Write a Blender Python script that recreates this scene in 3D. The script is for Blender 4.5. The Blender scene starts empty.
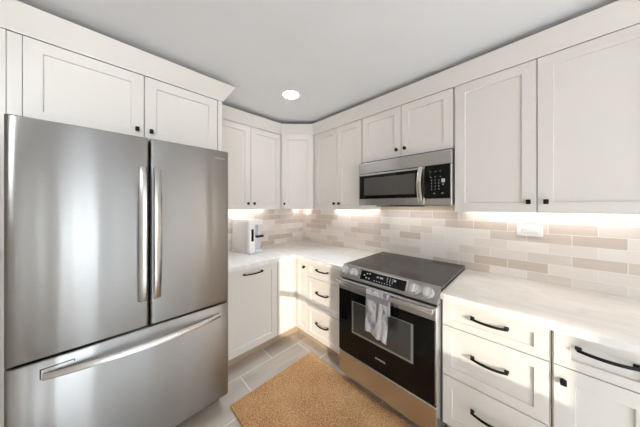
import bpy, bmesh, math, random
from mathutils import Vector, Matrix

random.seed(7)
PI = math.pi
S = bpy.context.scene
COL = S.collection

# ------------------------------------------------------------------ camera, sky, sun, daylight fill, added spots, exposure
cam_d = bpy.data.cameras.new('camera')
cam = bpy.data.objects.new('camera', cam_d); COL.objects.link(cam)
cam.location = (2.277, -1.930, 1.391)
cam.rotation_euler = (PI / 2, 0, math.radians(45.115))
cam_d.sensor_width = 36.0
cam_d.lens = 210.9 / 640 * 36.0
cam_d.shift_y = -7.9 / 640
cam_d.clip_start = 0.02
S.camera = cam
S.cycles.diffuse_bounces = 8

vs = S.view_settings
vs.view_transform = 'Standard'; vs.look = 'None'; vs.gamma = 1.0; vs.use_curve_mapping = False
vs.exposure = 0.49

world = bpy.data.worlds.new('world'); S.world = world
world.use_nodes = True
bg = world.node_tree.nodes['Background']
bg.inputs[0].default_value = (0.80, 0.90, 1.0, 1); bg.inputs[1].default_value = 1.5

sd = bpy.data.lights.new('sun', 'SUN'); sd.energy = 2.7; sd.angle = 0.006; sd.color = (1.0, 0.90, 0.74)
sun = bpy.data.objects.new('sun', sd); COL.objects.link(sun)
sun_dir = Vector((-1.37, 1.0, -0.40))
sun.rotation_euler = sun_dir.to_track_quat('-Z', 'Y').to_euler()

def area(name, loc, direction, sx, sy, power, col):
    d = bpy.data.lights.new(name, 'AREA'); d.shape = 'RECTANGLE'; d.size = sx; d.size_y = sy
    d.energy = power; d.color = col
    o = bpy.data.objects.new(name, d); COL.objects.link(o); o.location = loc
    o.rotation_euler = Vector(direction).to_track_quat('-Z', 'Y').to_euler()
    return o
# area lamps added at unseen openings, standing in for daylight
area('daylight_fill_patio', (6.40, -1.78, 1.10), (-1, 0, 0), 1.10, 2.05, 3, (0.80, 0.905, 1.0))
area('daylight_fill_side', (6.40, -0.40, 1.35), (-1, 0, 0), 0.36, 1.30, 2, (0.80, 0.905, 1.0))
area('daylight_fill_sink', (3.72, -2.95, 1.36), (0, 1, 0), 0.80, 0.86, 2, (0.80, 0.905, 1.0))
area('streak_light_high', (5.14, -2.762, 1.615), (0, 1, 0), 0.62, 0.35, 9, (0.80, 0.905, 1.0))  # lamp set flush and bright to streak the refrigerator steel
area('streak_light_dining', (5.82, 0.012, 1.40), (0, -1, 0), 0.42, 1.27, 15, (1.0, 0.98, 0.95))  # unseen lamp added for the streak on the right refrigerator door
# unseen fill spots added for floor bounce; the last is the ceiling light's own beam
for lx, ly, pw in ((2.70, -1.95, 620), (3.5, -1.55, 620), (4.4, -1.7, 520), (0.878, -0.874, 60)):
    d_ = bpy.data.lights.new('bounce_and_ceiling_spot', 'SPOT'); d_.energy = pw * 0.62; d_.spot_size = math.radians(52 if lx == 2.70 else 60); d_.spot_blend = 0.7
    d_.shadow_soft_size = 0.06; d_.color = (0.625, 0.805, 1.0)
    o_ = bpy.data.objects.new('bounce_and_ceiling_spot', d_); COL.objects.link(o_); o_.location = (lx, ly, 2.295)

# unseen spots added: wide fill on the refrigerator wall, narrow patch on its cabinet
for at_, aim, pw, cone, bl in (((2.10, -2.68, 2.2), (0.50, -1.75, 1.95), 27, 62, 1.0), ((3.6, -2.55, 2.2), (0.66, -2.03, 1.985), 14, 8.5, 0.3)):
    d_ = bpy.data.lights.new('added_wall_spot', 'SPOT'); d_.energy = pw; d_.spot_size = math.radians(cone); d_.spot_blend = bl
    d_.shadow_soft_size = 0.05; d_.color = (0.86, 0.94, 1.0)
    o_ = bpy.data.objects.new('added_wall_spot', d_); COL.objects.link(o_); o_.location = at_
    o_.rotation_euler = (Vector(aim) - o_.location).to_track_quat('-Z', 'Y').to_euler()
area('streak_light_slit', (6.212, -2.58, 0.95), (-1, 0, 0), 0.20, 1.60, 17, (0.80, 0.905, 1.0))  # added out of view for a left-door streak; also fills the cabinet above

# ------------------------------------------------------------------ materials
def lin(c):
    return tuple(((v / 255 / 12.92) if v / 255 <= 0.04045 else ((v / 255 + 0.055) / 1.055) ** 2.4) for v in c) + (1,)

def base_mat(name, rgb, rough=0.5, metal=0.0, **kw):
    m = bpy.data.materials.new(name); m.use_nodes = True
    p = m.node_tree.nodes['Principled BSDF']
    p.inputs['Base Color'].default_value = lin(rgb)
    p.inputs['Roughness'].default_value = rough
    p.inputs['Metallic'].default_value = metal
    for k, v in kw.items():
        p.inputs[k].default_value = v
    return m, m.node_tree.nodes, m.node_tree.links, p

def noise_bump(nodes, links, p, scale, strength, dist=0.001, stretch=None, detail=4):
    tc = nodes.new('ShaderNodeTexCoord'); mp = nodes.new('ShaderNodeMapping')
    if stretch: mp.inputs['Scale'].default_value = stretch
    n = nodes.new('ShaderNodeTexNoise'); n.inputs['Scale'].default_value = scale; n.inputs['Detail'].default_value = detail
    b = nodes.new('ShaderNodeBump'); b.inputs['Strength'].default_value = strength; b.inputs['Distance'].default_value = dist
    links.new(tc.outputs['Object'], mp.inputs[0]); links.new(mp.outputs[0], n.inputs['Vector'])
    links.new(n.outputs[0], b.inputs['Height']); links.new(b.outputs[0], p.inputs['Normal'])
    return n, mp

def ramp(nodes, stops):
    r = nodes.new('ShaderNodeValToRGB'); e = r.color_ramp.elements
    while len(e) < len(stops): e.new(0.5)
    for el, (pos, rgb) in zip(e, stops):
        el.position = pos; el.color = lin(rgb)
    return r

def paint(name, rgb, rough, var=4):
    m, n, l, p = base_mat(name, rgb, rough)
    tex, mp = noise_bump(n, l, p, 60, 0.03)
    r = ramp(n, [(0.3, tuple(c - var for c in rgb)), (0.7, rgb)])
    big = n.new('ShaderNodeTexNoise'); big.inputs['Scale'].default_value = 2.0
    l.new(mp.outputs[0], big.inputs['Vector'])
    l.new(big.outputs[0], r.inputs[0]); l.new(r.outputs[0], p.inputs['Base Color'])
    return m

M = {}
M['cabinet'] = paint('cabinet_paint', (225, 220, 214), 0.34, 3)
M['wall'] = paint('wall_paint', (226, 222, 215), 0.7)
M['wall_tan'] = paint('tan_wall_paint', (206, 186, 162), 0.7)  # tan put on the unseen wall for its reflection in the refrigerator
M['ceiling'] = paint('ceiling_paint', (236, 237, 240), 0.9, 2)
M['trimwhite'] = paint('trim_paint', (240, 239, 236), 0.4)
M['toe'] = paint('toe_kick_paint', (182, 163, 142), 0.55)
M['black'] = base_mat('black_iron', (22, 21, 21), 0.38, 0.6)[0]
M['plastic_black'] = base_mat('black_plastic', (20, 20, 21), 0.35)[0]
M['dark'] = base_mat('dark_recess', (28, 27, 26), 0.6)[0]
M['white_plastic'] = paint('white_plastic', (240, 238, 234), 0.3)
M['chrome'] = base_mat('chrome_metal', (225, 222, 218), 0.16, 1.0)[0]
M['mark'] = base_mat('printed_mark', (205, 208, 212), 0.5)[0]
m, n, l, p = base_mat('lit_digits', (150, 158, 164), 0.5); M['digit'] = m; M['key'] = base_mat('grey_key_print', (128, 130, 134), 0.5)[0]
p.inputs['Emission Color'].default_value = (0.8, 0.92, 1, 1); p.inputs['Emission Strength'].default_value = 0.08
m, n, l, p = base_mat('led_diffuser', (255, 250, 240), 0.5); M['led'] = m
p.inputs['Emission Color'].default_value = (1.0, 0.98, 0.96, 1); p.inputs['Emission Strength'].default_value = 13.0
m, n, l, p = base_mat('lamp_lens', (255, 252, 246), 0.5); M['lens'] = m
p.inputs['Emission Color'].default_value = (1.0, 0.98, 0.95, 1); p.inputs['Emission Strength'].default_value = 22.0

def steel(name, rgb, rough, aniso, axis_scale):
    m, n, l, p = base_mat(name, rgb, rough, 1.0)
    tc = n.new('ShaderNodeTexCoord'); mp = n.new('ShaderNodeMapping'); mp.inputs['Scale'].default_value = axis_scale
    t = n.new('ShaderNodeTexNoise'); t.inputs['Scale'].default_value = 4; t.inputs['Detail'].default_value = 5
    l.new(tc.outputs['Object'], mp.inputs[0]); l.new(mp.outputs[0], t.inputs['Vector'])
    mr = n.new('ShaderNodeMapRange'); mr.inputs[3].default_value = rough - 0.012; mr.inputs[4].default_value = rough + 0.015
    l.new(t.outputs[0], mr.inputs[0]); l.new(mr.outputs[0], p.inputs['Roughness'])
    r = ramp(n, [(0.3, tuple(c - 4 for c in rgb)), (0.7, rgb)])
    l.new(t.outputs[0], r.inputs[0]); l.new(r.outputs[0], p.inputs['Base Color'])
    p.inputs['Anisotropic'].default_value = aniso; p.inputs['Anisotropic Rotation'].default_value = 0.25
    tg = n.new('ShaderNodeTangent'); tg.direction_type = 'RADIAL'; tg.axis = 'Z'
    l.new(tg.outputs[0], p.inputs['Tangent'])
    return m
M['steel'] = steel('brushed_steel', (162, 160, 158), 0.32, 1.0, (1, 1, 300))
m = M['steel']; n, l = m.node_tree.nodes, m.node_tree.links
tc = n.new('ShaderNodeTexCoord'); mp = n.new('ShaderNodeMapping'); mp.inputs['Scale'].default_value = (6.5, 0.0, 0.25)
t = n.new('ShaderNodeTexNoise'); t.inputs['Scale'].default_value = 1.0; t.inputs['Detail'].default_value = 2
l.new(tc.outputs['Object'], mp.inputs[0]); l.new(mp.outputs[0], t.inputs['Vector'])
bp = n.new('ShaderNodeBump'); bp.inputs['Strength'].default_value = 1.0; bp.inputs['Distance'].default_value = 0.0048   # slight waviness of the sheet metal
l.new(t.outputs[0], bp.inputs['Height']); l.new(bp.outputs[0], n['Principled BSDF'].inputs['Normal'])
M['steel_trim'] = steel('satin_steel', (203, 202, 201), 0.24, 0.3, (1, 1, 60))
M['panel_steel'] = steel('panel_steel', (176, 173, 170), 0.28, 0.3, (1, 1, 60))
M['knob_steel'] = base_mat('knob_steel', (226, 224, 221), 0.25, 0.55)[0]
M['fridge_side'] = base_mat('fridge_side_grey', (120, 120, 122), 0.45, 0.3)[0]

m, n, l, p = base_mat('black_glass', (10, 9, 9), 0.05); M['glass_black'] = m
p.inputs['Specular IOR Level'].default_value = 0.28
m, n, l, p = base_mat('cooktop_glass', (30, 28, 27), 0.11); M['cooktop'] = m
p.inputs['Specular IOR Level'].default_value = 0.35
m, n, l, p = base_mat('oven_window_glass', (62, 62, 58), 0.06); M['oven_window'] = m
p.inputs['Specular IOR Level'].default_value = 0.9
M['oven_frame'] = base_mat('oven_window_border', (132, 136, 130), 0.15)[0]
M['mw_window'] = base_mat('microwave_window', (84, 82, 80), 0.10)[0]  # grey lightened to hold the room's reflection in the colour
M['burner'] = base_mat('burner_ring', (80, 76, 74), 0.2)[0]

# quartz counter
m, n, l, p = base_mat('quartz', (240, 236, 230), 0.16); M['quartz'] = m
tc = n.new('ShaderNodeTexCoord'); t = n.new('ShaderNodeTexNoise'); t.inputs['Scale'].default_value = 5; t.inputs['Detail'].default_value = 9
t.inputs['Distortion'].default_value = 1.2
mp = n.new('ShaderNodeMapping'); mp.inputs['Scale'].default_value = (0.6, 1.6, 1); mp.inputs['Rotation'].default_value = (0, 0, 0.3)
l.new(tc.outputs['Object'], mp.inputs[0]); l.new(mp.outputs[0], t.inputs['Vector'])
r = ramp(n, [(0.42, (236, 233, 229)), (0.5, (229, 224, 218)), (0.58, (235, 232, 228))])
l.new(t.outputs[0], r.inputs[0]); l.new(r.outputs[0], p.inputs['Base Color'])

# backsplash tile (axis: which world axis runs along the tiles)
def tile_mat(name, axis, x0):
    m, n, l, p = base_mat(name, (220, 210, 200), 0.22)
    tc = n.new('ShaderNodeTexCoord'); sp = n.new('ShaderNodeSeparateXYZ'); l.new(tc.outputs['Object'], sp.inputs[0])
    ax = n.new('ShaderNodeMath'); ax.operation = 'SUBTRACT'; ax.inputs[1].default_value = x0
    az = n.new('ShaderNodeMath'); az.operation = 'SUBTRACT'; az.inputs[1].default_value = 0.9045
    l.new(sp.outputs[axis], ax.inputs[0]); l.new(sp.outputs[2], az.inputs[0])
    cb = n.new('ShaderNodeCombineXYZ'); l.new(ax.outputs[0], cb.inputs[0]); l.new(az.outputs[0], cb.inputs[1])
    def brick(c1, c2, cm):
        b = n.new('ShaderNodeTexBrick'); b.offset = 0.5
        b.inputs['Scale'].default_value = 1.0; b.inputs['Brick Width'].default_value = 0.189
        b.inputs['Row Height'].default_value = 0.0625; b.inputs['Mortar Size'].default_value = 0.0017
        b.inputs['Mortar Smooth'].default_value = 0.15; b.inputs['Bias'].default_value = 0.0
        b.inputs['Color1'].default_value = c1; b.inputs['Color2'].default_value = c2; b.inputs['Mortar'].default_value = cm
        l.new(cb.outputs[0], b.inputs['Vector']); return b
    b = brick((0, 0, 0, 1), (1, 1, 1, 1), (0.5, 0.5, 0.5, 1))
    # streaks running along each tile, shifted from tile to tile
    ns = n.new('ShaderNodeTexNoise'); ns.inputs['Scale'].default_value = 9; ns.inputs['Detail'].default_value = 5
    ns.inputs['Distortion'].default_value = 0.8
    st = n.new('ShaderNodeVectorMath'); st.operation = 'MULTIPLY'; st.inputs[1].default_value = (1, 5.5, 1)
    l.new(cb.outputs[0], st.inputs[0])
    sh = n.new('ShaderNodeVectorMath'); sh.operation = 'ADD'; l.new(st.outputs[0], sh.inputs[0])
    sc = n.new('ShaderNodeVectorMath'); sc.operation = 'SCALE'; sc.inputs['Scale'].default_value = 40
    l.new(b.outputs['Color'], sc.inputs[0]); l.new(sc.outputs[0], sh.inputs[1]); l.new(sh.outputs[0], ns.inputs['Vector'])
    mx = n.new('ShaderNodeMath'); mx.operation = 'MULTIPLY_ADD'; mx.inputs[1].default_value = 0.32
    l.new(ns.outputs[0], mx.inputs[0])
    sb = n.new('ShaderNodeMath'); sb.operation = 'SUBTRACT'; sb.inputs[1].default_value = 0.16
    l.new(b.outputs['Color'], sb.inputs[0]); l.new(sb.outputs[0], mx.inputs[2])
    r = ramp(n, [(0.0, (226, 220, 214)), (0.35, (219, 210, 203)), (0.65, (208, 197, 188)), (1.0, (195, 181, 169))])
    l.new(mx.outputs[0], r.inputs[0])
    mix = n.new('ShaderNodeMix'); mix.data_type = 'RGBA'
    l.new(b.outputs['Fac'], mix.inputs['Factor']); l.new(r.outputs[0], mix.inputs['A'])
    mix.inputs['B'].default_value = lin((231, 226, 220)); l.new(mix.outputs['Result'], p.inputs['Base Color'])
    bp = n.new('ShaderNodeBump'); bp.invert = True; bp.inputs['Strength'].default_value = 0.35; bp.inputs['Distance'].default_value = 0.001
    l.new(b.outputs['Fac'], bp.inputs['Height']); l.new(bp.outputs[0], p.inputs['Normal'])
    return m
M['tile_range'] = tile_mat('backsplash_tile_long', 0, 2.538)
M['tile_side'] = tile_mat('backsplash_tile_short', 1, 0.0)

# floor tile
m, n, l, p = base_mat('floor_tile', (190, 178, 165), 0.28); M['floor'] = m
tc = n.new('ShaderNodeTexCoord'); sp = n.new('ShaderNodeSeparateXYZ'); l.new(tc.outputs['Object'], sp.inputs[0])
ax = n.new('ShaderNodeMath'); ax.operation = 'SUBTRACT'; ax.inputs[1].default_value = -1.212
az = n.new('ShaderNodeMath'); az.operation = 'SUBTRACT'; az.inputs[1].default_value = 0.676 - 0.295 * 5
l.new(sp.outputs[1], ax.inputs[0]); l.new(sp.outputs[0], az.inputs[0])
cb = n.new('ShaderNodeCombineXYZ'); l.new(ax.outputs[0], cb.inputs[0]); l.new(az.outputs[0], cb.inputs[1])
b = n.new('ShaderNodeTexBrick'); b.offset = 0.5; b.inputs['Scale'].default_value = 1
b.inputs['Brick Width'].default_value = 0.570; b.inputs['Row Height'].default_value = 0.295
b.inputs['Mortar Size'].default_value = 0.0036; b.inputs['Mortar Smooth'].default_value = 0.1
b.inputs['Color1'].default_value = (0, 0, 0, 1); b.inputs['Color2'].default_value = (1, 1, 1, 1); b.inputs['Mortar'].default_value = (.5, .5, .5, 1)
l.new(cb.outputs[0], b.inputs['Vector'])
ns = n.new('ShaderNodeTexNoise'); ns.inputs['Scale'].default_value = 3.0; ns.inputs['Detail'].default_value = 7; ns.inputs['Distortion'].default_value = 0.6
st = n.new('ShaderNodeVectorMath'); st.operation = 'MULTIPLY'; st.inputs[1].default_value = (1, 3.5, 1)
l.new(cb.outputs[0], st.inputs[0]); l.new(st.outputs[0], ns.inputs['Vector'])
ma = n.new('ShaderNodeMath'); ma.operation = 'MULTIPLY_ADD'; ma.inputs[1].default_value = 0.2
l.new(b.outputs['Color'], ma.inputs[0]); l.new(ns.outputs[0], ma.inputs[2])
r = ramp(n, [(0.25, (178, 165, 151)), (0.6, (197, 185, 172)), (0.9, (210, 199, 187))])
l.new(ma.outputs[0], r.inputs[0])
mix = n.new('ShaderNodeMix'); mix.data_type = 'RGBA'
l.new(b.outputs['Fac'], mix.inputs['Factor']); l.new(r.outputs[0], mix.inputs['A']); mix.inputs['B'].default_value = lin((238, 231, 222))
l.new(mix.outputs['Result'], p.inputs['Base Color'])
bp = n.new('ShaderNodeBump'); bp.invert = True; bp.inputs['Strength'].default_value = 0.4; bp.inputs['Distance'].default_value = 0.002
l.new(b.outputs['Fac'], bp.inputs['Height']); l.new(bp.outputs[0], p.inputs['Normal'])

# coir rug
m, n, l, p = base_mat('coir_weave', (190, 140, 90), 0.95); M['rug'] = m
tc = n.new('ShaderNodeTexCoord')
v = n.new('ShaderNodeTexVoronoi'); v.inputs['Scale'].default_value = 230
mp = n.new('ShaderNodeMapping'); mp.inputs['Scale'].default_value = (1.0, 0.7, 1)
l.new(tc.outputs['Object'], mp.inputs[0]); l.new(mp.outputs[0], v.inputs['Vector'])
n2 = n.new('ShaderNodeTexNoise'); n2.inputs['Scale'].default_value = 110; n2.inputs['Detail'].default_value = 5
l.new(tc.outputs['Object'], n2.inputs['Vector'])
n3 = n.new('ShaderNodeTexNoise'); n3.inputs['Scale'].default_value = 6; l.new(tc.outputs['Object'], n3.inputs['Vector'])
ad = n.new('ShaderNodeMath'); ad.operation = 'MULTIPLY_ADD'; ad.inputs[1].default_value = 0.55
l.new(v.outputs['Distance'], ad.inputs[0]); l.new(n2.outputs[0], ad.inputs[2])
a2 = n.new('ShaderNodeMath'); a2.operation = 'MULTIPLY_ADD'; a2.inputs[1].default_value = 0.35; l.new(n3.outputs[0], a2.inputs[0]); l.new(ad.outputs[0], a2.inputs[2])
r = ramp(n, [(0.55, (112, 72, 40)), (0.85, (174, 124, 78)), (1.15, (220, 174, 124))])
mr = n.new('ShaderNodeMapRange'); mr.inputs[1].default_value = 0.0; mr.inputs[2].default_value = 1.3
l.new(a2.outputs[0], mr.inputs[0])
r.color_ramp.elements[0].position = 0.40; r.color_ramp.elements[1].position = 0.62; r.color_ramp.elements[2].position = 0.85
l.new(mr.outputs[0], r.inputs[0]); l.new(r.outputs[0], p.inputs['Base Color'])
bp = n.new('ShaderNodeBump'); bp.inputs['Strength'].default_value = 0.9; bp.inputs['Distance'].default_value = 0.004
l.new(ad.outputs[0], bp.inputs['Height']); l.new(bp.outputs[0], p.inputs['Normal'])
M['rug_edge'] = base_mat('rug_binding', (120, 84, 52), 0.9)[0]

# towel: pale cloth with a charcoal band and grey blotches
m, n, l, p = base_mat('towel_cloth', (214, 210, 210), 0.95); M['towel'] = m
tc = n.new('ShaderNodeTexCoord'); sp = n.new('ShaderNodeSeparateXYZ'); l.new(tc.outputs['UV'], sp.inputs[0])
w = n.new('ShaderNodeTexNoise'); w.inputs['Scale'].default_value = 2.6; w.inputs['Detail'].default_value = 3; w.inputs['Distortion'].default_value = 0.7
mp = n.new('ShaderNodeMapping'); mp.inputs['Scale'].default_value = (1.5, 0.8, 1); mp.inputs['Location'].default_value = (0.35, 0.1, 0)
l.new(tc.outputs['UV'], mp.inputs[0]); l.new(mp.outputs[0], w.inputs['Vector'])
r = ramp(n, [(0.38, (118, 115, 118)), (0.46, (178, 174, 177)), (0.56, (208, 204, 205)), (0.66, (158, 154, 158))])
l.new(w.outputs[0], r.inputs[0])
rb = n.new('ShaderNodeValToRGB'); rb.color_ramp.interpolation = 'CONSTANT'
e = rb.color_ramp.elements; e[0].position = 0; e[0].color = (0, 0, 0, 1); e[1].position = 0.72; e[1].color = (1, 1, 1, 1)
x = e.new(0.84); x.color = (0, 0, 0, 1)
l.new(sp.outputs[1], rb.inputs[0])
mix = n.new('ShaderNodeMix'); mix.data_type = 'RGBA'; l.new(rb.outputs[0], mix.inputs['Factor'])
l.new(r.outputs[0], mix.inputs['A']); mix.inputs['B'].default_value = lin((136, 134, 138)); l.new(mix.outputs['Result'], p.inputs['Base Color'])
nb = n.new('ShaderNodeTexNoise'); nb.inputs['Scale'].default_value = 400; l.new(tc.outputs['Object'], nb.inputs['Vector'])
bp = n.new('ShaderNodeBump'); bp.inputs['Strength'].default_value = 0.5; bp.inputs['Distance'].default_value = 0.002
l.new(nb.outputs[0], bp.inputs['Height']); l.new(bp.outputs[0], p.inputs['Normal'])

# ------------------------------------------------------------------ mesh helpers
def add_box(bm, x0, x1, y0, y1, z0, z1, bev=0.0, seg=1):
    r = bmesh.ops.create_cube(bm, size=1.0)
    vs_ = r['verts']
    for v in vs_:
        v.co = Vector(((x0 + x1) / 2 + v.co.x * (x1 - x0), (y0 + y1) / 2 + v.co.y * (y1 - y0), (z0 + z1) / 2 + v.co.z * (z1 - z0)))
    if bev:
        es = list({e for v in vs_ for e in v.link_edges})
        bmesh.ops.bevel(bm, geom=es, offset=bev, segments=seg, profile=0.5, affect='EDGES')
    return bm

def BX(*a, **k):
    return add_box(bmesh.new(), *a, **k)

def prism(bm, pts, z0, z1):
    lo = [bm.verts.new((x, y, z0)) for x, y in pts]; hi = [bm.verts.new((x, y, z1)) for x, y in pts]
    n_ = len(pts)
    bm.faces.new(lo[::-1]); bm.faces.new(hi)
    for i in range(n_):
        bm.faces.new((lo[i], lo[(i + 1) % n_], hi[(i + 1) % n_], hi[i]))
    return bm

def add_cyl(bm, c, axis, r0, r1, h, seg=24):
    r = bmesh.ops.create_cone(bm, cap_ends=True, segments=seg, radius1=r0, radius2=r1, depth=h)
    q = Vector((0, 0, 1)).rotation_difference(Vector(axis).normalized())
    for v in r['verts']:
        v.co = q @ (v.co + Vector((0, 0, h / 2))) + Vector(c)
    return r['verts']

def sweep_rect(bm, pts, normals, hw, ht, cap=True, bevel=0.3):
    """rounded-rectangle section swept along pts; normals = thickness direction, width dir given by cross product"""
    loops = []
    N = len(pts)
    for i, (P_, nn) in enumerate(zip(pts, normals)):
        P_ = Vector(P_); nn = Vector(nn).normalized()
        t = (Vector(pts[min(i + 1, N - 1)]) - Vector(pts[max(i - 1, 0)])).normalized()
        w = t.cross(nn).normalized()
        a = hw[i] if isinstance(hw, (list, tuple)) else hw
        b_ = ht[i] if isinstance(ht, (list, tuple)) else ht
        k = 1 - bevel
        sec = [(a, b_ * k), (a * k, b_), (-a * k, b_), (-a, b_ * k), (-a, -b_ * k), (-a * k, -b_), (a * k, -b_), (a, -b_ * k)]
        loops.append([bm.verts.new(P_ + w * s + nn * q) for s, q in sec])
    for A_, B_ in zip(loops, loops[1:]):
        for j in range(8):
            bm.faces.new((A_[j], A_[(j + 1) % 8], B_[(j + 1) % 8], B_[j]))
    if cap:
        bm.faces.new(loops[0]); bm.faces.new(loops[-1][::-1])
    return bm

def obj(name, bm, mat, parent=None, loc=None, rotz=0, smooth=None):
    bmesh.ops.recalc_face_normals(bm, faces=bm.faces)
    me = bpy.data.meshes.new(name); bm.to_mesh(me); bm.free()
    me.materials.append(M[mat] if isinstance(mat, str) else mat)
    if smooth is not None:
        for f in me.polygons: f.use_smooth = True
        me.set_sharp_from_angle(angle=math.radians(smooth))
    o = bpy.data.objects.new(name, me); COL.objects.link(o)
    if parent: o.parent = parent
    if loc: o.location = loc
    o.rotation_euler = (0, 0, rotz)
    return o

def tag(o, label, cat, group=None):
    o['label'] = label; o['category'] = cat
    if group: o['group'] = group
    return o

def thing(name, label, cat, loc=(0, 0, 0), rotz=0, group=None):
    o = bpy.data.objects.new(name, None); COL.objects.link(o); o.empty_display_size = 0.1
    o.location = loc; o.rotation_euler = (0, 0, rotz)
    return tag(o, label, cat, group)

def struct(name, bm, mat):
    o = obj(name, bm, mat); o['kind'] = 'structure'; return o

# ------------------------------------------------------------------ room shell
RX, RY, RZ = 6.2, -2.75, 2.306
FZ = 0.06            # finished floor level
struct('floor', BX(-0.1, RX + 0.1, RY - 0.1, 0.1, FZ - 0.1, FZ), 'floor')
struct('ceiling', BX(-0.1, RX + 0.1, RY - 0.1, 0.1, RZ, RZ + 0.1), 'ceiling')
struct('wall_left', BX(-0.1, 0.0, RY - 0.1, 0.0, FZ, RZ), 'wall')

def wall_with_holes(axis, c0, c1, lo, hi, holes):
    bm = bmesh.new()
    def put(a0, a1, z0, z1):
        if a1 - a0 < 1e-4 or z1 - z0 < 1e-4: return
        if axis == 'y': add_box(bm, a0, a1, c0, c1, z0, z1)
        else: add_box(bm, c0, c1, a0, a1, z0, z1)
    cur = lo
    for a0, a1, z0, z1 in sorted(holes):
        put(cur, a0, FZ, RZ); put(a0, a1, FZ, z0); put(a0, a1, z1, RZ); cur = a1
    put(cur, hi, FZ, RZ)
    return bm
W1 = (3.28, 4.14, 0.89, 1.80); W2 = (4.82, 5.46, 1.43, 1.80)
struct('wall_front', wall_with_holes('y', RY - 0.1, RY, 0.0, RX, [W1, W2]), 'wall')
W4 = (5.60, 6.04, 0.75, 2.05)
struct('wall_back', wall_with_holes('y', 0.0, 0.1, -0.1, RX + 0.1, [W4]), 'wall_tan')
D1 = (-2.34, -1.22, FZ, 2.08); W3 = (-0.58, -0.22, 0.70, 2.0); W6 = (-2.70, -2.46, 0.12, 1.78)
struct('wall_right', wall_with_holes('x', RX, RX + 0.1, RY - 0.1, 0.0, [D1, W3, W6]), 'wall')
def frame(axis, c0, c1, h, fw, bars=(), bot=True):
    bm = bmesh.new(); a0, a1, z0, z1 = h
    def put(p0, p1, q0, q1):
        if axis == 'y': add_box(bm, p0, p1, c0, c1, q0, q1)
        else: add_box(bm, c0, c1, p0, p1, q0, q1)
    put(a0, a0 + fw, z0, z1); put(a1 - fw, a1, z0, z1); put(a0 + fw, a1 - fw, z1 - fw, z1)
    if bot: put(a0 + fw, a1 - fw, z0, z0 + fw)
    for z in bars: put(a0 + fw, a1 - fw, z - 0.02, z + 0.02)
    return bm
struct('window_1', frame('y', RY - 0.07, RY - 0.03, W1, 0.02, bars=(1.37,)), 'trimwhite')
struct('window_2', frame('y', RY - 0.07, RY - 0.03, W2, 0.015), 'trimwhite')
struct('added_window_5', frame('x', RX + 0.03, RX + 0.07, W6, 0.015), 'trimwhite')  # frames an unseen opening added to streak the left refrigerator door
struct('window_3', frame('x', RX + 0.03, RX + 0.07, W3, 0.03), 'trimwhite')
struct('added_window_4', frame('y', 0.03, 0.07, W4, 0.03), 'trimwhite')  # opening added out of view, reflected as a streak in the steel
struct('door_1', frame('x', RX + 0.03, RX + 0.07, D1, 0.06), 'trimwhite')

# ------------------------------------------------------------------ cabinet builders (local frame: width +x, front -y)
def shaker_bm(w, h, fw=0.055, t=0.019, dep=0.009, fwy=None):
    """front face at y=-t, back at y=0, lower left at origin"""
    bm = bmesh.new(); fwy = fwy or fw
    c = 0.0014
    def loop(ix, iz, y): return [bm.verts.new((x, y, z)) for x, z in ((ix, iz), (w - ix, iz), (w - ix, h - iz), (ix, h - iz))]
    L = [loop(0, 0, 0), loop(0, 0, -t + c), loop(c, c, -t), loop(fw, fwy, -t), loop(fw + 0.001, fwy + 0.001, -t + 0.0012),
         loop(fw + 0.0028, fwy + 0.0028, -t + dep)]
    for A_, B_ in zip(L, L[1:]):
        for i in range(4): bm.faces.new((A_[i], A_[(i + 1) % 4], B_[(i + 1) % 4], B_[i]))
    bm.faces.new(L[0]); bm.faces.new(L[-1])
    return bm

def pull_bm(length=0.132, out=0.032, drop=0.0):
    """arched bar pull centred at origin, base plane y=0, bowing to -y"""
    bm = bmesh.new(); hl = length / 2
    for s in (-1, 1):
        add_box(bm, s * hl - 0.009, s * hl + 0.009, -0.006, 0.0, -0.0075, 0.0075, 0.002)
        add_box(bm, s * hl - 0.0045, s * hl + 0.0045, -out * 0.62, -0.004, -0.0055, 0.0055, 0.0015)
    pts, nr = [], []
    for i in range(15):
        u = -1 + 2 * i / 14
        pts.append((u * (hl + 0.006), -out * (0.58 + 0.42 * (1 - u * u)), -0.002 * (1 - u * u)))
        nr.append((0, -1, 0))
    sweep_rect(bm, pts, nr, 0.0055, 0.0038)
    return bm

def knob_bm():
    bm = bmesh.new()
    add_cyl(bm, (0, 0, 0), (0, -1, 0), 0.0075, 0.0055, 0.012, 16)
    add_box(bm, -0.0095, 0.0095, -0.025, -0.011, -0.0125, 0.0125, 0.0035, 2)
    return bm

def add_door(root, x0, x1, z0, z1, front, knob=None, pull=None, name='door', fw=0.055, fwy=None, loc_rot=None):
    """knob=(dx,dz) local to the door, pull=(dx,dz,len)"""
    t = 0.019
    d = obj(name, shaker_bm(x1 - x0, z1 - z0, fw=fw, fwy=fwy), 'cabinet', root, (x0, front + t, z0))
    if knob: obj('knob', knob_bm(), 'black', d, (knob[0], -t, knob[1]))
    if pull: obj('handle', pull_bm(pull[2]), 'black', d, (pull[0], -t, pull[1]), smooth=40)
    return d

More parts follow.
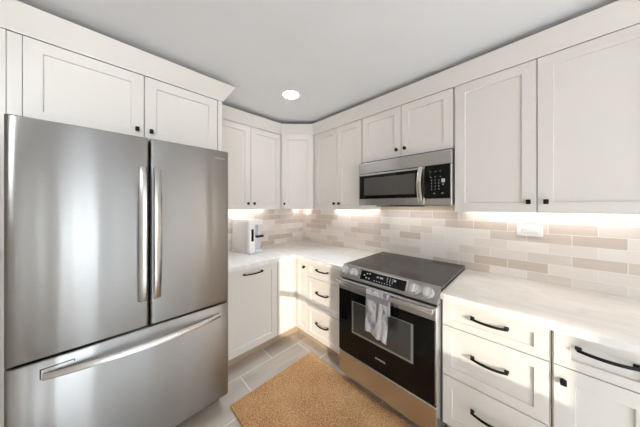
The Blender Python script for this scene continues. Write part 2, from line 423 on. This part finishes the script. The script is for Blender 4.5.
UZ0, UZ1 = 1.353, 2.158
def upper(label, loc, rotz, width, doors, z0=UZ0, depth=0.35, led=True, knob_side=None, z1=UZ1, strip=None):
    c = thing('wall_cabinet', label, 'cabinet', loc, rotz)
    bm = bmesh.new(); bb = z0 + 0.018
    add_box(bm, 0.0005, width - 0.0005, -depth + 0.0205, -0.002, bb, UZ1)
    # bottom rim around the recessed underside
    if led:
        add_box(bm, 0.0005, 0.014, -depth + 0.0205, -0.016, z0, bb); add_box(bm, width - 0.014, width - 0.0005, -depth + 0.0205, -0.016, z0, bb)
        add_box(bm, 0.014, width - 0.014, -depth + 0.0205, -depth + 0.034, z0, bb)
    obj('body', bm, 'cabinet', c)
    for (a, b_, side) in doors:
        w = b_ - a
        kx = 0.030 if side == 'l' else w - 0.030
        add_door(c, a, b_, z0, z1, -depth, knob=(kx, 0.058))
    if led:
        a, b_ = strip or (0.016, width - 0.016)
        s = obj('light_strip', BX(a, b_, -0.075, -0.060, bb - 0.010, bb - 0.0005), 'led', c)
        s['label'] = 'glowing warm white light strip'
    return c

R90 = PI / 2
G = 0.0015
# over the refrigerator (front plane x = 0.66)
fc = upper('short wide white cabinet above the refrigerator, two shaker doors', (0, -2.2505, 0), R90, 0.8785,
           [(0.042, 0.4625, 'r'), (0.4665, 0.8745, 'l')], z0=1.775, depth=0.66, led=False)
obj('filler_strip', BX(0.0005, 0.040, -0.659, -0.640, 1.775, UZ1, 0.001), 'cabinet', fc)
# left wall, corner, right wall
upper('tall white double-door wall cabinet between refrigerator and angled corner cabinet', (0, -1.338, 0), R90, 0.726,
      [(0.020, 0.3765, 'r'), (0.3805, 0.722, 'l')])
cc = thing('wall_cabinet', 'narrow white single-door cabinet set at an angle across the corner', 'cabinet')
bm = bmesh.new()
prism(bm, [(0.002, -0.002), (0.002, -0.611), (0.329, -0.611), (0.345, -0.604), (0.594, -0.345), (0.599, -0.331), (0.599, -0.002)], UZ0 + 0.018, UZ1)
obj('body', bm, 'cabinet', cc)
ang = math.atan2(0.26, 0.25); dw = math.hypot(0.25, 0.26)
ux, uy = math.cos(ang), math.sin(ang)
d = obj('door', shaker_bm(dw - 0.024, UZ1 - UZ0), 'cabinet', cc, (0.35 + ux * 0.012 - uy * 0.0, -0.61 + uy * 0.012, UZ0), ang)
obj('knob', knob_bm(), 'black', d, (0.030, -0.019, 0.058))
s = obj('light_strip', BX(-0.10, 0.10, 0.075, 0.09, UZ0 + 0.008, UZ0 + 0.0175), 'led', cc, (0.17, -0.17, 0), ang); s['label'] = 'glowing warm white light strip'
upper('tall white double-door wall cabinet left of the microwave', (0.601, 0, 0), 0, 0.6135,
      [(0.003, 0.324, 'r'), (0.328, 0.6105, 'l')])
upper('short white double-door cabinet right above the microwave', (1.217, 0, 0), 0, 0.703,
      [(0.004, 0.351, 'r'), (0.355, 0.699, 'l')], z0=1.765, led=False)
upper('largest white double-door wall cabinet, right of the microwave', (1.922, 0, 0), 0, 0.748,
      [(0.003, 0.372, 'r'), (0.376, 0.745, 'l')])

# panels enclosing the refrigerator
def panel(label, y0, y1):
    o = obj('tall_panel', BX(0.002, 0.66, y0, y1, FZ, 2.1595, 0.0015), 'cabinet'); tag(o, label, 'panel')
panel('tall white end panel between refrigerator and dishwasher', -1.3715, -1.3405)
panel('tall white end panel at the outer left side of the refrigerator', -2.2825, -2.2515)

# crown mouldings swept with mitred corners
def crown(name, label, path, prof):
    n_ = len(path); P2 = [Vector(p_) for p_ in path]
    offs = []
    for i in range(n_):
        def nrm(a, b_): d_ = (b_ - a).normalized(); return Vector((d_.y, -d_.x))
        if i == 0: offs.append(nrm(P2[0], P2[1]))
        elif i == n_ - 1: offs.append(nrm(P2[-2], P2[-1]))
        else:
            a, b_ = nrm(P2[i - 1], P2[i]), nrm(P2[i], P2[i + 1]); offs.append((a + b_) / (1 + a.dot(b_)))
    bm = bmesh.new(); L = []
    for p_, o_ in zip(P2, offs):
        L.append([bm.verts.new((p_.x + o_.x * q, p_.y + o_.y * q, z)) for q, z in prof])
    k = len(prof)
    for A_, B_ in zip(L, L[1:]):
        for j in range(k): bm.faces.new((A_[j], A_[(j + 1) % k], B_[(j + 1) % k], B_[j]))
    bm.faces.new(L[0]); bm.faces.new(L[-1][::-1])
    return tag(obj(name, bm, 'cabinet'), label, 'moulding')
CP = [(-0.001, 2.1605), (0.004, 2.1605), (0.006, 2.166), (0.044, 2.257), (0.047, 2.264), (-0.001, 2.264)]
crown('crown_moulding', 'sloped white crown moulding running over the corner and right wall cabinets',
      [(0.35, -1.3375), (0.35, -0.61), (0.60, -0.35), (2.671, -0.35), (2.671, -0.02)], CP)
CF = [(-0.001, 2.1605), (0.004, 2.1605), (0.006, 2.166), (0.064, 2.258), (0.068, 2.265), (-0.001, 2.265)]
crown('crown_moulding', 'flared white crown moulding over the refrigerator cabinet, returning at its end',
      [(0.02, -2.284), (0.661, -2.284), (0.661, -1.339), (0.40, -1.339)], CF)

# ---- base cabinets
BZ0, BZ1, CT0, CT1 = 0.182, 0.868, 0.880, 0.912
BF = -0.61
def base(name, label, cat, loc, rotz, width, fronts):
    c = thing(name, label, cat, loc, rotz)
    obj('body', BX(0.0005, width - 0.0005, BF + 0.0205, -0.003, 0.17, CT0 - 0.0005), 'cabinet', c)
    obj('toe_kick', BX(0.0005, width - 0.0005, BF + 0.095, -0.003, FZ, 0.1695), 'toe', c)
    for f in fronts:
        add_door(c, *f[:4], BF, **f[4])
    return c
PL = 0.132
base('dishwasher', 'panelled white dishwasher front with one black bar handle beside the refrigerator', 'dishwasher', (0, -1.326, 0), R90, 0.501,
     [(0.003, 0.498, BZ0, 0.872, dict(pull=(0.252, 0.642, 0.160), name='door', fw=0.058))])
# corner unit
cb_ = thing('base_cabinet', 'white corner base cabinet with two doors meeting at an inside angle', 'cabinet')
bm = bmesh.new()
prism(bm, [(0.003, -0.003), (0.003, -0.8245), (0.5895, -0.8245), (0.5895, -0.5895), (0.7745, -0.5895), (0.7745, -0.003)], 0.17, CT0 - 0.0005)
obj('body', bm, 'cabinet', cb_)
bm = bmesh.new()
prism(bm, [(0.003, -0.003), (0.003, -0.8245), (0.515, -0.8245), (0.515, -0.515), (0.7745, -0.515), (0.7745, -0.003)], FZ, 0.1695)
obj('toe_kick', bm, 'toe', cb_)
d = obj('door', shaker_bm(0.190, 0.872 - BZ0, fw=0.045), 'cabinet', cb_, (0.591, -0.822, BZ0), R90)
d = obj('door', shaker_bm(0.158, 0.872 - BZ0, fw=0.045), 'cabinet', cb_, (0.614, -0.591, BZ0))
obj('knob', knob_bm(), 'black', d, (0.132, -0.019, 0.625))
def drawers3(label, loc, w, pl, right):
    base('drawer_cabinet', label, 'cabinet', loc, 0, w,
     [(0.003, right, 0.731, BZ1, dict(pull=(right / 2, 0.084, pl), name='drawer', fw=0.045, fwy=0.036)),
      (0.003, right, 0.457, 0.7255, dict(pull=(right / 2, 0.155, pl), name='drawer', fw=0.045)),
      (0.003, right, BZ0, 0.4515, dict(pull=(right / 2, 0.155, pl), name='drawer', fw=0.045))])
drawers3('white three-drawer base cabinet between corner and range', (0.776, 0, 0), 0.456, PL, 0.408)
drawers3('white three-drawer base cabinet at the right side of the range', (1.921, 0, 0), 0.415, PL, 0.408)
base('base_cabinet', 'white base cabinet with a drawer above doors, at the right edge of the photo', 'cabinet', (2.3375, 0, 0), 0, 0.52,
     [(0.004, 0.2585, 0.730, BZ1, dict(pull=(0.132, 0.092, PL), name='drawer', fw=0.045, fwy=0.036)),
      (0.2615, 0.516, 0.730, BZ1, dict(pull=(0.127, 0.092, PL), name='drawer', fw=0.045, fwy=0.036)),
      (0.004, 0.2585, BZ0, 0.726, dict(knob=(0.026, 0.492), name='door', fw=0.058)),
      (0.2615, 0.516, BZ0, 0.726, dict(knob=(0.229, 0.492), name='door', fw=0.058))])

# ---- countertops and backsplash
def slab(name, label, cat, pts, z0, z1, mat, bev=0.003):
    bm = prism(bmesh.new(), pts, z0, z1)
    es = [e for e in bm.edges if abs(e.verts[0].co.z - e.verts[1].co.z) < 1e-6 and e.verts[0].co.z > (z0 + z1) / 2]
    bmesh.ops.bevel(bm, geom=es, offset=bev, segments=2, profile=0.5, affect='EDGES')
    return tag(obj(name, bm, mat, smooth=30), label, cat)
slab('countertop', 'L-shaped white quartz countertop in the corner, left of the range', 'countertop',
     [(0.011, -0.011), (0.011, -1.339), (0.648, -1.339), (0.648, -0.648), (1.2315, -0.648), (1.2315, -0.011)], CT0, CT1, 'quartz')
slab('countertop', 'straight white quartz countertop to the right of the range', 'countertop',
     [(1.9215, -0.011), (1.9215, -0.648), (2.862, -0.648), (2.862, -0.011)], CT0, CT1, 'quartz')
tag(obj('tile_backsplash', BX(0.0105, 2.862, -0.0105, -0.0005, 0.90, 1.352), 'tile_range'), 'long beige tiled backsplash on the wall behind the range', 'backsplash')
o = tag(obj('tile_backsplash', BX(0.0005, 0.0100, -1.3390, -0.0005, 0.90, 1.352), 'tile_side'), 'short beige tiled backsplash behind the countertop appliance', 'backsplash')

# ------------------------------------------------------------------ text
def text_mesh(s, size, ext=0.0006):
    cu = bpy.data.curves.new('t', 'FONT'); cu.body = s; cu.size = size; cu.align_x = 'CENTER'; cu.align_y = 'CENTER'; cu.extrude = ext
    o = bpy.data.objects.new('t', cu); COL.objects.link(o)
    dg = bpy.context.evaluated_depsgraph_get()
    me = bpy.data.meshes.new_from_object(o.evaluated_get(dg))
    bpy.data.objects.remove(o); bpy.data.curves.remove(cu)
    return me
def text(name, s, size, mat, parent, loc, rot):
    me = text_mesh(s, size); me.materials.clear(); me.materials.append(M[mat])
    o = bpy.data.objects.new(name, me); COL.objects.link(o); o.parent = parent; o.location = loc; o.rotation_euler = rot
    return o

# ------------------------------------------------------------------ refrigerator (local: width +x = world y, front -y = world +x)
FY0, FY1 = -2.214, -1.380; FW = FY1 - FY0
fr = thing('refrigerator', 'large stainless steel french-door refrigerator with bottom freezer drawer', 'refrigerator', (0, FY0, 0), R90)
obj('cabinet_shell', BX(0.004, FW - 0.004, -0.80, -0.03, 0.11, 1.715, 0.004), 'fridge_side', fr)
bm = bmesh.new()
add_box(bm, 0.02, FW - 0.02, -0.76, -0.06, FZ, 0.109)
obj('plinth', bm, 'dark', fr)
def bulge(x):                      # depth of the curved front at local x
    u = (x - FW / 2) / (FW / 2); return -0.884 + 0.005 * u * u
def fdoor(x0, x1, z0, z1, name, edges):
    """curved-front steel door; edges=(left radius, right radius)"""
    prof = []
    rl, rr = edges
    def corner(x, r, s):
        out = []
        for i in range(6):
            a = PI / 2 * i / 5
            out.append((x + s * r * (1 - math.sin(a)), r * (1 - math.cos(a))))
        return out          # (x, inset in y)
    L = corner(x0, rl, 1); R = corner(x1, rr, -1)
    seq = [(x, bulge(x) + d_) for x, d_ in reversed(L)]
    for i in range(1, 24):
        x = x0 + rl + (x1 - rr - x0 - rl) * i / 24; seq.append((x, bulge(x)))
    seq += [(x, bulge(x) + d_) for x, d_ in R]
    seq = sorted(set((round(a, 5), round(b_, 5)) for a, b_ in seq))
    bm = bmesh.new(); rows = []
    ez = 0.006
    for z, ins in ((z0, ez), (z0 + ez * 0.35, ez * 0.3), (z0 + ez, 0), (z1 - ez, 0), (z1 - ez * 0.35, ez * 0.3), (z1, ez)):
        rows.append([bm.verts.new((x, y + ins, z)) for x, y in seq])
    for A_, B_ in zip(rows, rows[1:]):
        for j in range(len(seq) - 1): bm.faces.new((A_[j], A_[j + 1], B_[j + 1], B_[j]))
    back = [[bm.verts.new((x, -0.815, z)) for x in (seq[0][0], seq[-1][0])] for z in (z0, z1)]
    bm.faces.new([back[0][0]] + rows[0] + [back[0][1]]); bm.faces.new([back[1][0]] + rows[-1] + [back[1][1]])
    bm.faces.new((back[0][0], back[0][1], back[1][1], back[1][0]))
    bm.faces.new([back[0][0]] + [r_[0] for r_ in rows] + [back[1][0]])
    bm.faces.new([back[0][1]] + [r_[-1] for r_ in rows] + [back[1][1]])
    return obj(name, bm, 'steel', fr, smooth=40)
SP = FY0 * -1 - 1.785                     # local x of the split between the doors
dl = fdoor(0.0, SP - 0.003, 0.772, 1.740, 'door', (0.012, 0.010))
dr = fdoor(SP + 0.003, FW, 0.772, 1.740, 'door', (0.010, 0.012))
fz = fdoor(0.0, FW, 0.165, 0.763, 'freezer_drawer', (0.012, 0.012))
def vhandle(door, xc, s):
    bm = bmesh.new(); pts, nr, hw = [], [], []
    z0, z1 = 0.912, 1.585
    for i in range(25):
        u = i / 24; z = z0 + (z1 - z0) * u
        y = bulge(xc) - 0.018 - 0.030 * (1 - (2 * u - 1) ** 4)
        pts.append((xc, y, z)); nr.append((-0.25 * s, -1, 0)); hw.append(0.0155)
    sweep_rect(bm, pts, nr, hw, 0.007, bevel=0.35)
    for z in (z0 + 0.012, z1 - 0.012):
        add_box(bm, xc - 0.010, xc + 0.010, bulge(xc) - 0.022, bulge(xc) + 0.004, z - 0.012, z + 0.012, 0.002)
    obj('handle', bm, 'steel_trim', door, smooth=35)
vhandle(dl, SP - 0.030, 1); vhandle(dr, SP + 0.030, -1)
bm = bmesh.new(); pts, nr, hw = [], [], []
hx0, hx1 = 0.092, FW - 0.058
for i in range(41):
    u = i / 40; x = hx0 + (hx1 - hx0) * u
    pts.append((x, bulge(x) - 0.012 - 0.044 * (1 - (2 * u - 1) ** 2), 0.702)); nr.append((0, -1, 0.35))
    hw.append(0.0120 + 0.003 * (1 - abs(2 * u - 1)))
sweep_rect(bm, pts, nr, hw, 0.007, bevel=0.35)
for x in (hx0 + 0.012, hx1 - 0.012):
    add_box(bm, x - 0.012, x + 0.012, bulge(x) - 0.014, bulge(x) + 0.004, 0.690, 0.714, 0.002)
obj('handle', bm, 'steel_trim', fz, smooth=35)
bm = bmesh.new()
for a0, a1, c0, c1 in ((hx0 - 0.006, hx0 + 0.085, 0.7275, 0.7305), (hx0 - 0.008, hx0 - 0.005, 0.690, 0.7305), (hx0 + 0.082, hx0 + 0.085, 0.720, 0.7305)):
    add_box(bm, a0, a1, bulge(hx0) - 0.0025, bulge(hx0) + 0.004, c0, c1)
obj('grip_edge', bm, 'dark', fz)
text('logo', 'SAMSUNG', 0.0135, 'mark', dr, (FW - 0.055, bulge(FW - 0.055) - 0.001, 1.690), (R90, 0, 0))

# ------------------------------------------------------------------ microwave
MX0, MX1, MZ0, MZ1, MF = 1.2175, 1.9195, 1.392, 1.750, -0.400
mw = thing('microwave', 'stainless steel over-the-range microwave with black glass door', 'microwave', (MX0, 0, 0)); mwW = MX1 - MX0
obj('shell', BX(0.002, mwW - 0.002, MF + 0.028, -0.014, MZ0 + 0.004, 1.7645, 0.002), 'fridge_side', mw)
bm = bmesh.new(); add_box(bm, 0, mwW, MF, MF + 0.0275, 1.660, MZ1, 0.004, 2)
obj('vent_panel', bm, 'steel_trim', mw)
mdX = 0.538
bm = bmesh.new()
add_box(bm, 0, mdX, MF, MF + 0.0275, MZ0, 1.448, 0.003); add_box(bm, 0, mdX, MF, MF + 0.0275, 1.643, 1.6585, 0.002)
add_box(bm, 0, 0.010, MF, MF + 0.0275, 1.448, 1.643); add_box(bm, mdX - 0.012, mdX, MF, MF + 0.0275, 1.448, 1.643)
md = obj('door', bm, 'steel_trim', mw)
obj('door_glass', BX(0.010, mdX - 0.012, MF + 0.002, MF + 0.02, 1.448, 1.643), 'glass_black', md)
obj('window', BX(0.055, mdX - 0.062, MF + 0.0008, MF + 0.004, 1.474, 1.620), 'mw_window', md)
bm = bmesh.new(); pts, nr = [], []
for i in range(21):
    u = i / 20; pts.append((mdX - 0.020, MF - 0.006 - 0.038 * (1 - (2 * u - 1) ** 2), 1.412 + 0.246 * u)); nr.append((0, -1, 0))
sweep_rect(bm, pts, nr, 0.014, 0.006)
for z in (1.420, 1.650): add_box(bm, mdX - 0.030, mdX - 0.010, MF - 0.010, MF + 0.003, z - 0.010, z + 0.010, 0.002)
obj('handle', bm, 'chrome', md, smooth=35)
cp = obj('control_panel', BX(mdX + 0.001, mwW - 0.010, MF + 0.001, MF + 0.0275, 1.440, 1.6585, 0.002), 'glass_black', mw)
bm = bmesh.new()
add_box(bm, mdX + 0.001, mwW, MF, MF + 0.0275, MZ0, 1.439, 0.003); add_box(bm, mwW - 0.0095, mwW, MF, MF + 0.0275, 1.439, 1.6585, 0.002)
obj('control_trim', bm, 'steel_trim', mw)
def mw_key(xx, zz, hw_, hh_, mat='key', nm='key'):
    obj(nm, BX(xx - hw_, xx + hw_, MF + 0.0002, MF + 0.003, zz - hh_, zz + hh_), mat, cp)
for i, zz in enumerate((1.618, 1.600, 1.582)):
    for xx in (0.578, 0.608, 0.638):
        if (i + int(xx * 1000)) % 3 != 0: mw_key(xx, zz, 0.0045, 0.0016)
for zz in (1.560, 1.540, 1.520, 1.500):
    for xx in (0.585, 0.607, 0.629): mw_key(xx, zz, 0.0022, 0.0035)
for xx in (0.600, 0.650): mw_key(xx, 1.4725, 0.006, 0.002)
mw_key(0.654, 1.555, 0.010, 0.012, 'digit', 'display')
mw_key(0.654, 1.5295, 0.004, 0.0035)
obj('grease_vent', BX(0.16, 0.50, MF + 0.015, MF + 0.13, MZ0 - 0.008, MZ0 + 0.0035, 0.002), 'dark', mw)
s = obj('task_light', BX(0.08, mwW - 0.08, -0.16, -0.13, MZ0 + 0.0005, MZ0 + 0.0035), 'led', mw)

# ------------------------------------------------------------------ range
RX0, RX1 = 1.2345, 1.9185; rw = RX1 - RX0
rg = thing('kitchen_range', 'stainless steel slide-in electric range with black glass oven door', 'range', (RX0, 0, 0))
obj('body', BX(0.002, rw - 0.002, -0.625, -0.016, 0.10, 0.905, 0.002), 'fridge_side', rg)
obj('plinth', BX(0.02, rw - 0.02, -0.57, -0.03, FZ, 0.0995), 'dark', rg)
ck = obj('cooktop', BX(0.0, rw, -0.622, -0.0145, 0.906, 0.936, 0.002), 'cooktop', rg)
def ring(bm, cx, cy, z, r, w=0.0025, seg=48):
    a = [[bm.verts.new((cx + rr * math.cos(2 * PI * i / seg), cy + rr * math.sin(2 * PI * i / seg), z)) for i in range(seg)] for rr in (r, r - w)]
    for i in range(seg): bm.faces.new((a[0][i], a[0][(i + 1) % seg], a[1][(i + 1) % seg], a[1][i]))
for cx, cy, r in ((0.17, -0.42, 0.115), (0.50, -0.43, 0.10), (0.17, -0.17, 0.075), (0.51, -0.17, 0.085), (0.34, -0.13, 0.05)):
    bm = bmesh.new(); ring(bm, cx, cy, 0.9363, r); ring(bm, cx, cy, 0.9363, r * 0.62); obj('burner_ring', bm, 'burner', ck)
# sloped control panel
y0, z0, y1, z1 = -0.624, 0.937, -0.676, 0.850
bm = bmesh.new()
sec = [(-0.618, 0.9375), (y0, 0.9375), (y1, z1 + 0.006), (y1 + 0.001, z1), (-0.626, z1), (-0.618, z1 + 0.01)]
A_ = [bm.verts.new((0, a, b_)) for a, b_ in sec]; B_ = [bm.verts.new((rw, a, b_)) for a, b_ in sec]
bm.faces.new(A_); bm.faces.new(B_[::-1])
for i in range(6): bm.faces.new((A_[i], A_[(i + 1) % 6], B_[(i + 1) % 6], B_[i]))
pn = obj('control_panel', bm, 'panel_steel', rg)
tdir = Vector((0, y1 - y0, z1 - z0)).normalized(); nrm = Vector((0, -abs(z1 - z0), abs(y1 - y0)));nrm = Vector((0, tdir.z, -tdir.y)).normalized()
if nrm.y > 0: nrm = -nrm
slope_l = (Vector((0, y1, z1)) - Vector((0, y0, z0))).length
rot_panel = Matrix(((1, 0, 0), (0, -tdir.y, nrm.y), (0, -tdir.z, nrm.z)))   # local x, local y up the slope, local z outwards
def on_panel(x, f, out=0.0): return Vector((x, y0, z0)) + tdir * slope_l * f + nrm * out
def flat(bm_boxes, mat, name, parent, base_pt):
    bm = bmesh.new()
    for (a0, a1, b0, b1, c0, c1) in bm_boxes: add_box(bm, a0, a1, b0, b1, c0, c1)
    for v_ in bm.verts: v_.co = rot_panel @ v_.co + base_pt
    return obj(name, bm, mat, parent)
ctr = on_panel(0.335, 0.47)
obj_b = flat([(-0.178, 0.178, -0.0385, 0.0385, -0.003, 0.0022)], 'chrome', 'display_frame', pn, ctr)
dp = flat([(-0.160, 0.165, -0.032, 0.032, 0.0, 0.0030)], 'glass_black', 'display', pn, ctr)
marks = []
for (xx, yy) in ((-0.11, 0.016), (-0.09, 0.018), (-0.112, -0.012), (-0.09, -0.014), (-0.13, 0.002)): marks.append((xx - 0.005, xx + 0.005, yy - 0.004, yy + 0.004, 0.003, 0.0036))
for k in range(7): marks.append((-0.05 + k * 0.019, -0.043 + k * 0.019, -0.022, -0.017, 0.003, 0.0036))
for k in range(3):
    for j in range(4): marks.append((0.04 + k * 0.018, 0.045 + k * 0.018, -0.008 + j * 0.009, -0.004 + j * 0.009, 0.003, 0.0036))
for mk in marks: flat([mk], 'mark', 'touch_key', pn, ctr)
for mk in ((-0.035, -0.019, 0.004, 0.014, 0.003, 0.0036), (-0.012, 0.012, 0.004, 0.014, 0.003, 0.0036), (0.085, 0.10, 0.008, 0.020, 0.003, 0.0036)):
    flat([mk], 'digit', 'indicator', pn, ctr)
for kx in (0.036, 0.113, 0.553, 0.628):
    bm = bmesh.new()
    add_cyl(bm, (0, 0, 0), (0, 0, 1), 0.033, 0.031, 0.006, 32); add_cyl(bm, (0, 0, 0.006), (0, 0, 1), 0.0275, 0.0255, 0.022, 32)
    add_box(bm, -0.0035, 0.0035, -0.023, 0.023, 0.0275, 0.032, 0.001)
    bp_ = on_panel(kx, 0.47, 0.0)
    for v_ in bm.verts: v_.co = rot_panel @ v_.co + bp_
    obj('knob', bm, 'knob_steel', pn, smooth=30)
# oven door
DF = -0.690
od = obj('oven_door', BX(0.002, rw - 0.002, DF + 0.008, -0.626, 0.305, 0.838, 0.004), 'steel_trim', rg)
obj('door_glass', BX(0.004, rw - 0.012, DF - 0.001, DF + 0.0075, 0.308, 0.765, 0.002), 'glass_black', od)
bm = BX(0.002, rw - 0.002, DF - 0.002, DF + 0.0075, 0.766, 0.836, 0.003); obj('door_trim', bm, 'steel_trim', od)
wn = BX(0.125, 0.560, DF - 0.0018, DF, 0.475, 0.705)
obj('window_frame', wn, 'oven_frame', od)
obj('window', BX(0.139, 0.546, DF - 0.0024, DF - 0.0005, 0.489, 0.700), 'oven_window', od)
bm = bmesh.new(); pts, nr = [], []
for i in range(25):
    u = i / 24; pts.append((0.010 + (rw - 0.020) * u, DF - 0.034 - 0.020 * (1 - (2 * u - 1) ** 4), 0.830)); nr.append((0, -1, 0.2))
sweep_rect(bm, pts, nr, 0.014, 0.007)
for x in (0.022, rw - 0.022): add_box(bm, x - 0.011, x + 0.011, DF - 0.042, DF + 0.001, 0.818, 0.836, 0.003)
obj('handle', bm, 'steel_trim', od, smooth=35)
text('logo', 'SAMSUNG', 0.0155, 'mark', od, (0.350, DF - 0.0016, 0.388), (R90, 0, 0))
obj('storage_drawer', BX(0.002, rw - 0.002, DF + 0.002, -0.626, 0.135, 0.298, 0.004), 'steel_trim', rg)

# ------------------------------------------------------------------ towel over the oven handle
bm = bmesh.new(); uvl = bm.loops.layers.uv.new('UVMap')
yb = DF - 0.0525; zb = 0.832; rr = 0.0185; path = []
for i in range(8): path.append((yb + 0.013 , zb - 0.115 + 0.115 * i / 8))
for i in range(9):
    a = PI * i / 8; path.append((yb + 0.013 * math.cos(a), zb + rr * math.sin(a)))
for i in range(1, 27): path.append((yb - 0.013 - 0.010 * (i / 26), zb - 0.235 * i / 26))
nx = 26; grid = []
tx0, tx1 = 1.520, 1.672
for k, (yy, zz) in enumerate(path):
    row = []
    fr_ = max(0, (k - 17) / 25)
    for i in range(nx + 1):
        u = i / nx
        fold = 0.009 * fr_ * math.sin(u * 7.5 + 0.6) + 0.004 * fr_ * math.sin(u * 17)
        x = tx0 + (tx1 - tx0) * u + 0.006 * math.sin(3 * fr_ + u) * fr_
        z = zz - (0.034 * u * fr_ if k > 16 else 0) + 0.004 * math.sin(u * 9) * fr_
        row.append(bm.verts.new((x, yy - abs(fold) if k > 16 else yy, z)))
    grid.append(row)
for k in range(len(path) - 1):
    for i in range(nx):
        f = bm.faces.new((grid[k][i], grid[k][i + 1], grid[k + 1][i + 1], grid[k + 1][i]))
        for lp, (a, b_) in zip(f.loops, ((i, k), (i + 1, k), (i + 1, k + 1), (i, k + 1))):
            lp[uvl].uv = (a / nx, 1 - max(0, b_ - 12) / (len(path) - 13))
tw = obj('dish_towel', bm, 'towel', smooth=60)
sm = tw.modifiers.new('solid', 'SOLIDIFY'); sm.thickness = 0.003; sm.offset = 0
tag(tw, 'pale grey and white dish towel hanging from the oven door handle', 'towel')

# ------------------------------------------------------------------ countertop dispenser (front faces +x; local front -y)
dsp = thing('drink_dispenser', 'white and silver countertop drink dispenser beside the refrigerator', 'dispenser', (0.046, -1.016, CT1), R90 + math.radians(9.6))
W_, D_, H_ = 0.162, 0.300, 0.335
m_s, n_, l_, p_ = base_mat('silver_plastic', (214, 214, 216), 0.3, 0.25); M['silver'] = m_s
bm = bmesh.new(); add_box(bm, 0, W_, -D_ * 0.88, 0, 0.012, H_ - 0.012, 0.005, 2); obj('body', bm, 'silver', dsp)
obj('base_tray', BX(-0.001, W_ + 0.001, -D_ - 0.004, 0.0, 0.0, 0.0115, 0.003), 'silver', dsp)
obj('drip_tray', BX(0.066, W_ - 0.006, -D_ + 0.004, -D_ * 0.88 - 0.002, 0.012, 0.030, 0.002), 'silver', dsp)
fcn = obj('front_column', BX(0.0, 0.062, -D_, -D_ * 0.88 - 0.0005, 0.012, H_ - 0.012, 0.005, 2), 'white_plastic', dsp)
obj('display', BX(0.018, 0.046, -D_ - 0.0015, -D_ + 0.004, 0.125, 0.245, 0.0012), 'glass_black', fcn)
hd = obj('dispense_head', BX(0.0625, W_ - 0.004, -D_ + 0.004, -D_ * 0.88 - 0.0005, 0.285, H_ - 0.012, 0.004, 2), 'white_plastic', dsp)
bm = bmesh.new(); add_cyl(bm, (0.110, -D_ + 0.016, 0.160), (0, 0, 1), 0.009, 0.011, 0.1245, 16); obj('spout', bm, 'silver', dsp, smooth=40)
bm = bmesh.new(); add_box(bm, 0.078, 0.140, -D_ - 0.012, -D_ + 0.022, 0.156, 0.178, 0.004); add_cyl(bm, (0.138, -D_ + 0.004, 0.167), (1, 0, 0), 0.013, 0.013, 0.026, 16)
obj('lever', bm, 'plastic_black', dsp)
obj('lid', BX(-0.001, W_ + 0.001, -D_ - 0.002, 0.0, H_ - 0.0115, H_, 0.004, 2), 'white_plastic', dsp)

# ------------------------------------------------------------------ outlet, rug, ceiling light
ol = thing('wall_outlet', 'white rectangular wall outlet on the tiles under the right cabinets', 'outlet', (2.267, -0.0108, 1.234))
obj('cover_plate', BX(-0.060, 0.060, -0.007, 0, -0.0395, 0.0395, 0.002, 2), 'white_plastic', ol)
obj('top_strip', BX(-0.058, 0.058, -0.0085, -0.0005, 0.0400, 0.0435), 'toe', ol)  # thin darker strip along the plate's top edge
obj('receptacle', BX(-0.046, 0.046, -0.0105, -0.0072, -0.017, 0.017, 0.002), 'white_plastic', ol)
bm = bmesh.new()
for xx, zz in ((-0.032, 0.006), (-0.032, -0.006), (-0.018, 0.0)): add_box(bm, xx - 0.004, xx + 0.004, -0.0110, -0.009, zz - 0.001, zz + 0.001)
obj('slot', bm, 'dark', ol)
bm = bmesh.new(); add_cyl(bm, (0.018, -0.0100, 0), (0, -1, 0), 0.0145, 0.0135, 0.004, 24); obj('dimmer_dial', bm, 'white_plastic', ol, smooth=40)

rgx0, rgx1, rgy0, rgy1 = 0.872, 2.04, -1.368, -0.648
bm = BX(rgx0, rgx1, rgy0, rgy1, FZ + 0.0006, FZ + 0.013, 0.004, 2)
rug = tag(obj('woven_rug', bm, 'rug'), 'tan coarse woven rug on the tiled floor before the range', 'rug')

cl = thing('ceiling_light', 'round glowing recessed light in the ceiling near the corner cabinet', 'ceiling light', (0.878, -0.874, RZ))
bm = bmesh.new()
seg = 48
prof = [(0.060, -0.0005), (0.064, -0.006), (0.074, -0.006), (0.080, -0.0005)]
loops = [[bm.verts.new((r_ * math.cos(2 * PI * i / seg), r_ * math.sin(2 * PI * i / seg), z_)) for i in range(seg)] for r_, z_ in prof]
for A_, B_ in zip(loops, loops[1:] + loops[:1]):
    for i in range(seg): bm.faces.new((A_[i], A_[(i + 1) % seg], B_[(i + 1) % seg], B_[i]))
obj('trim_ring', bm, 'trimwhite', cl, smooth=40)
bm = bmesh.new(); add_cyl(bm, (0, 0, -0.004), (0, 0, 1), 0.0615, 0.0615, 0.0035, 48); obj('lens', bm, 'lens', cl)
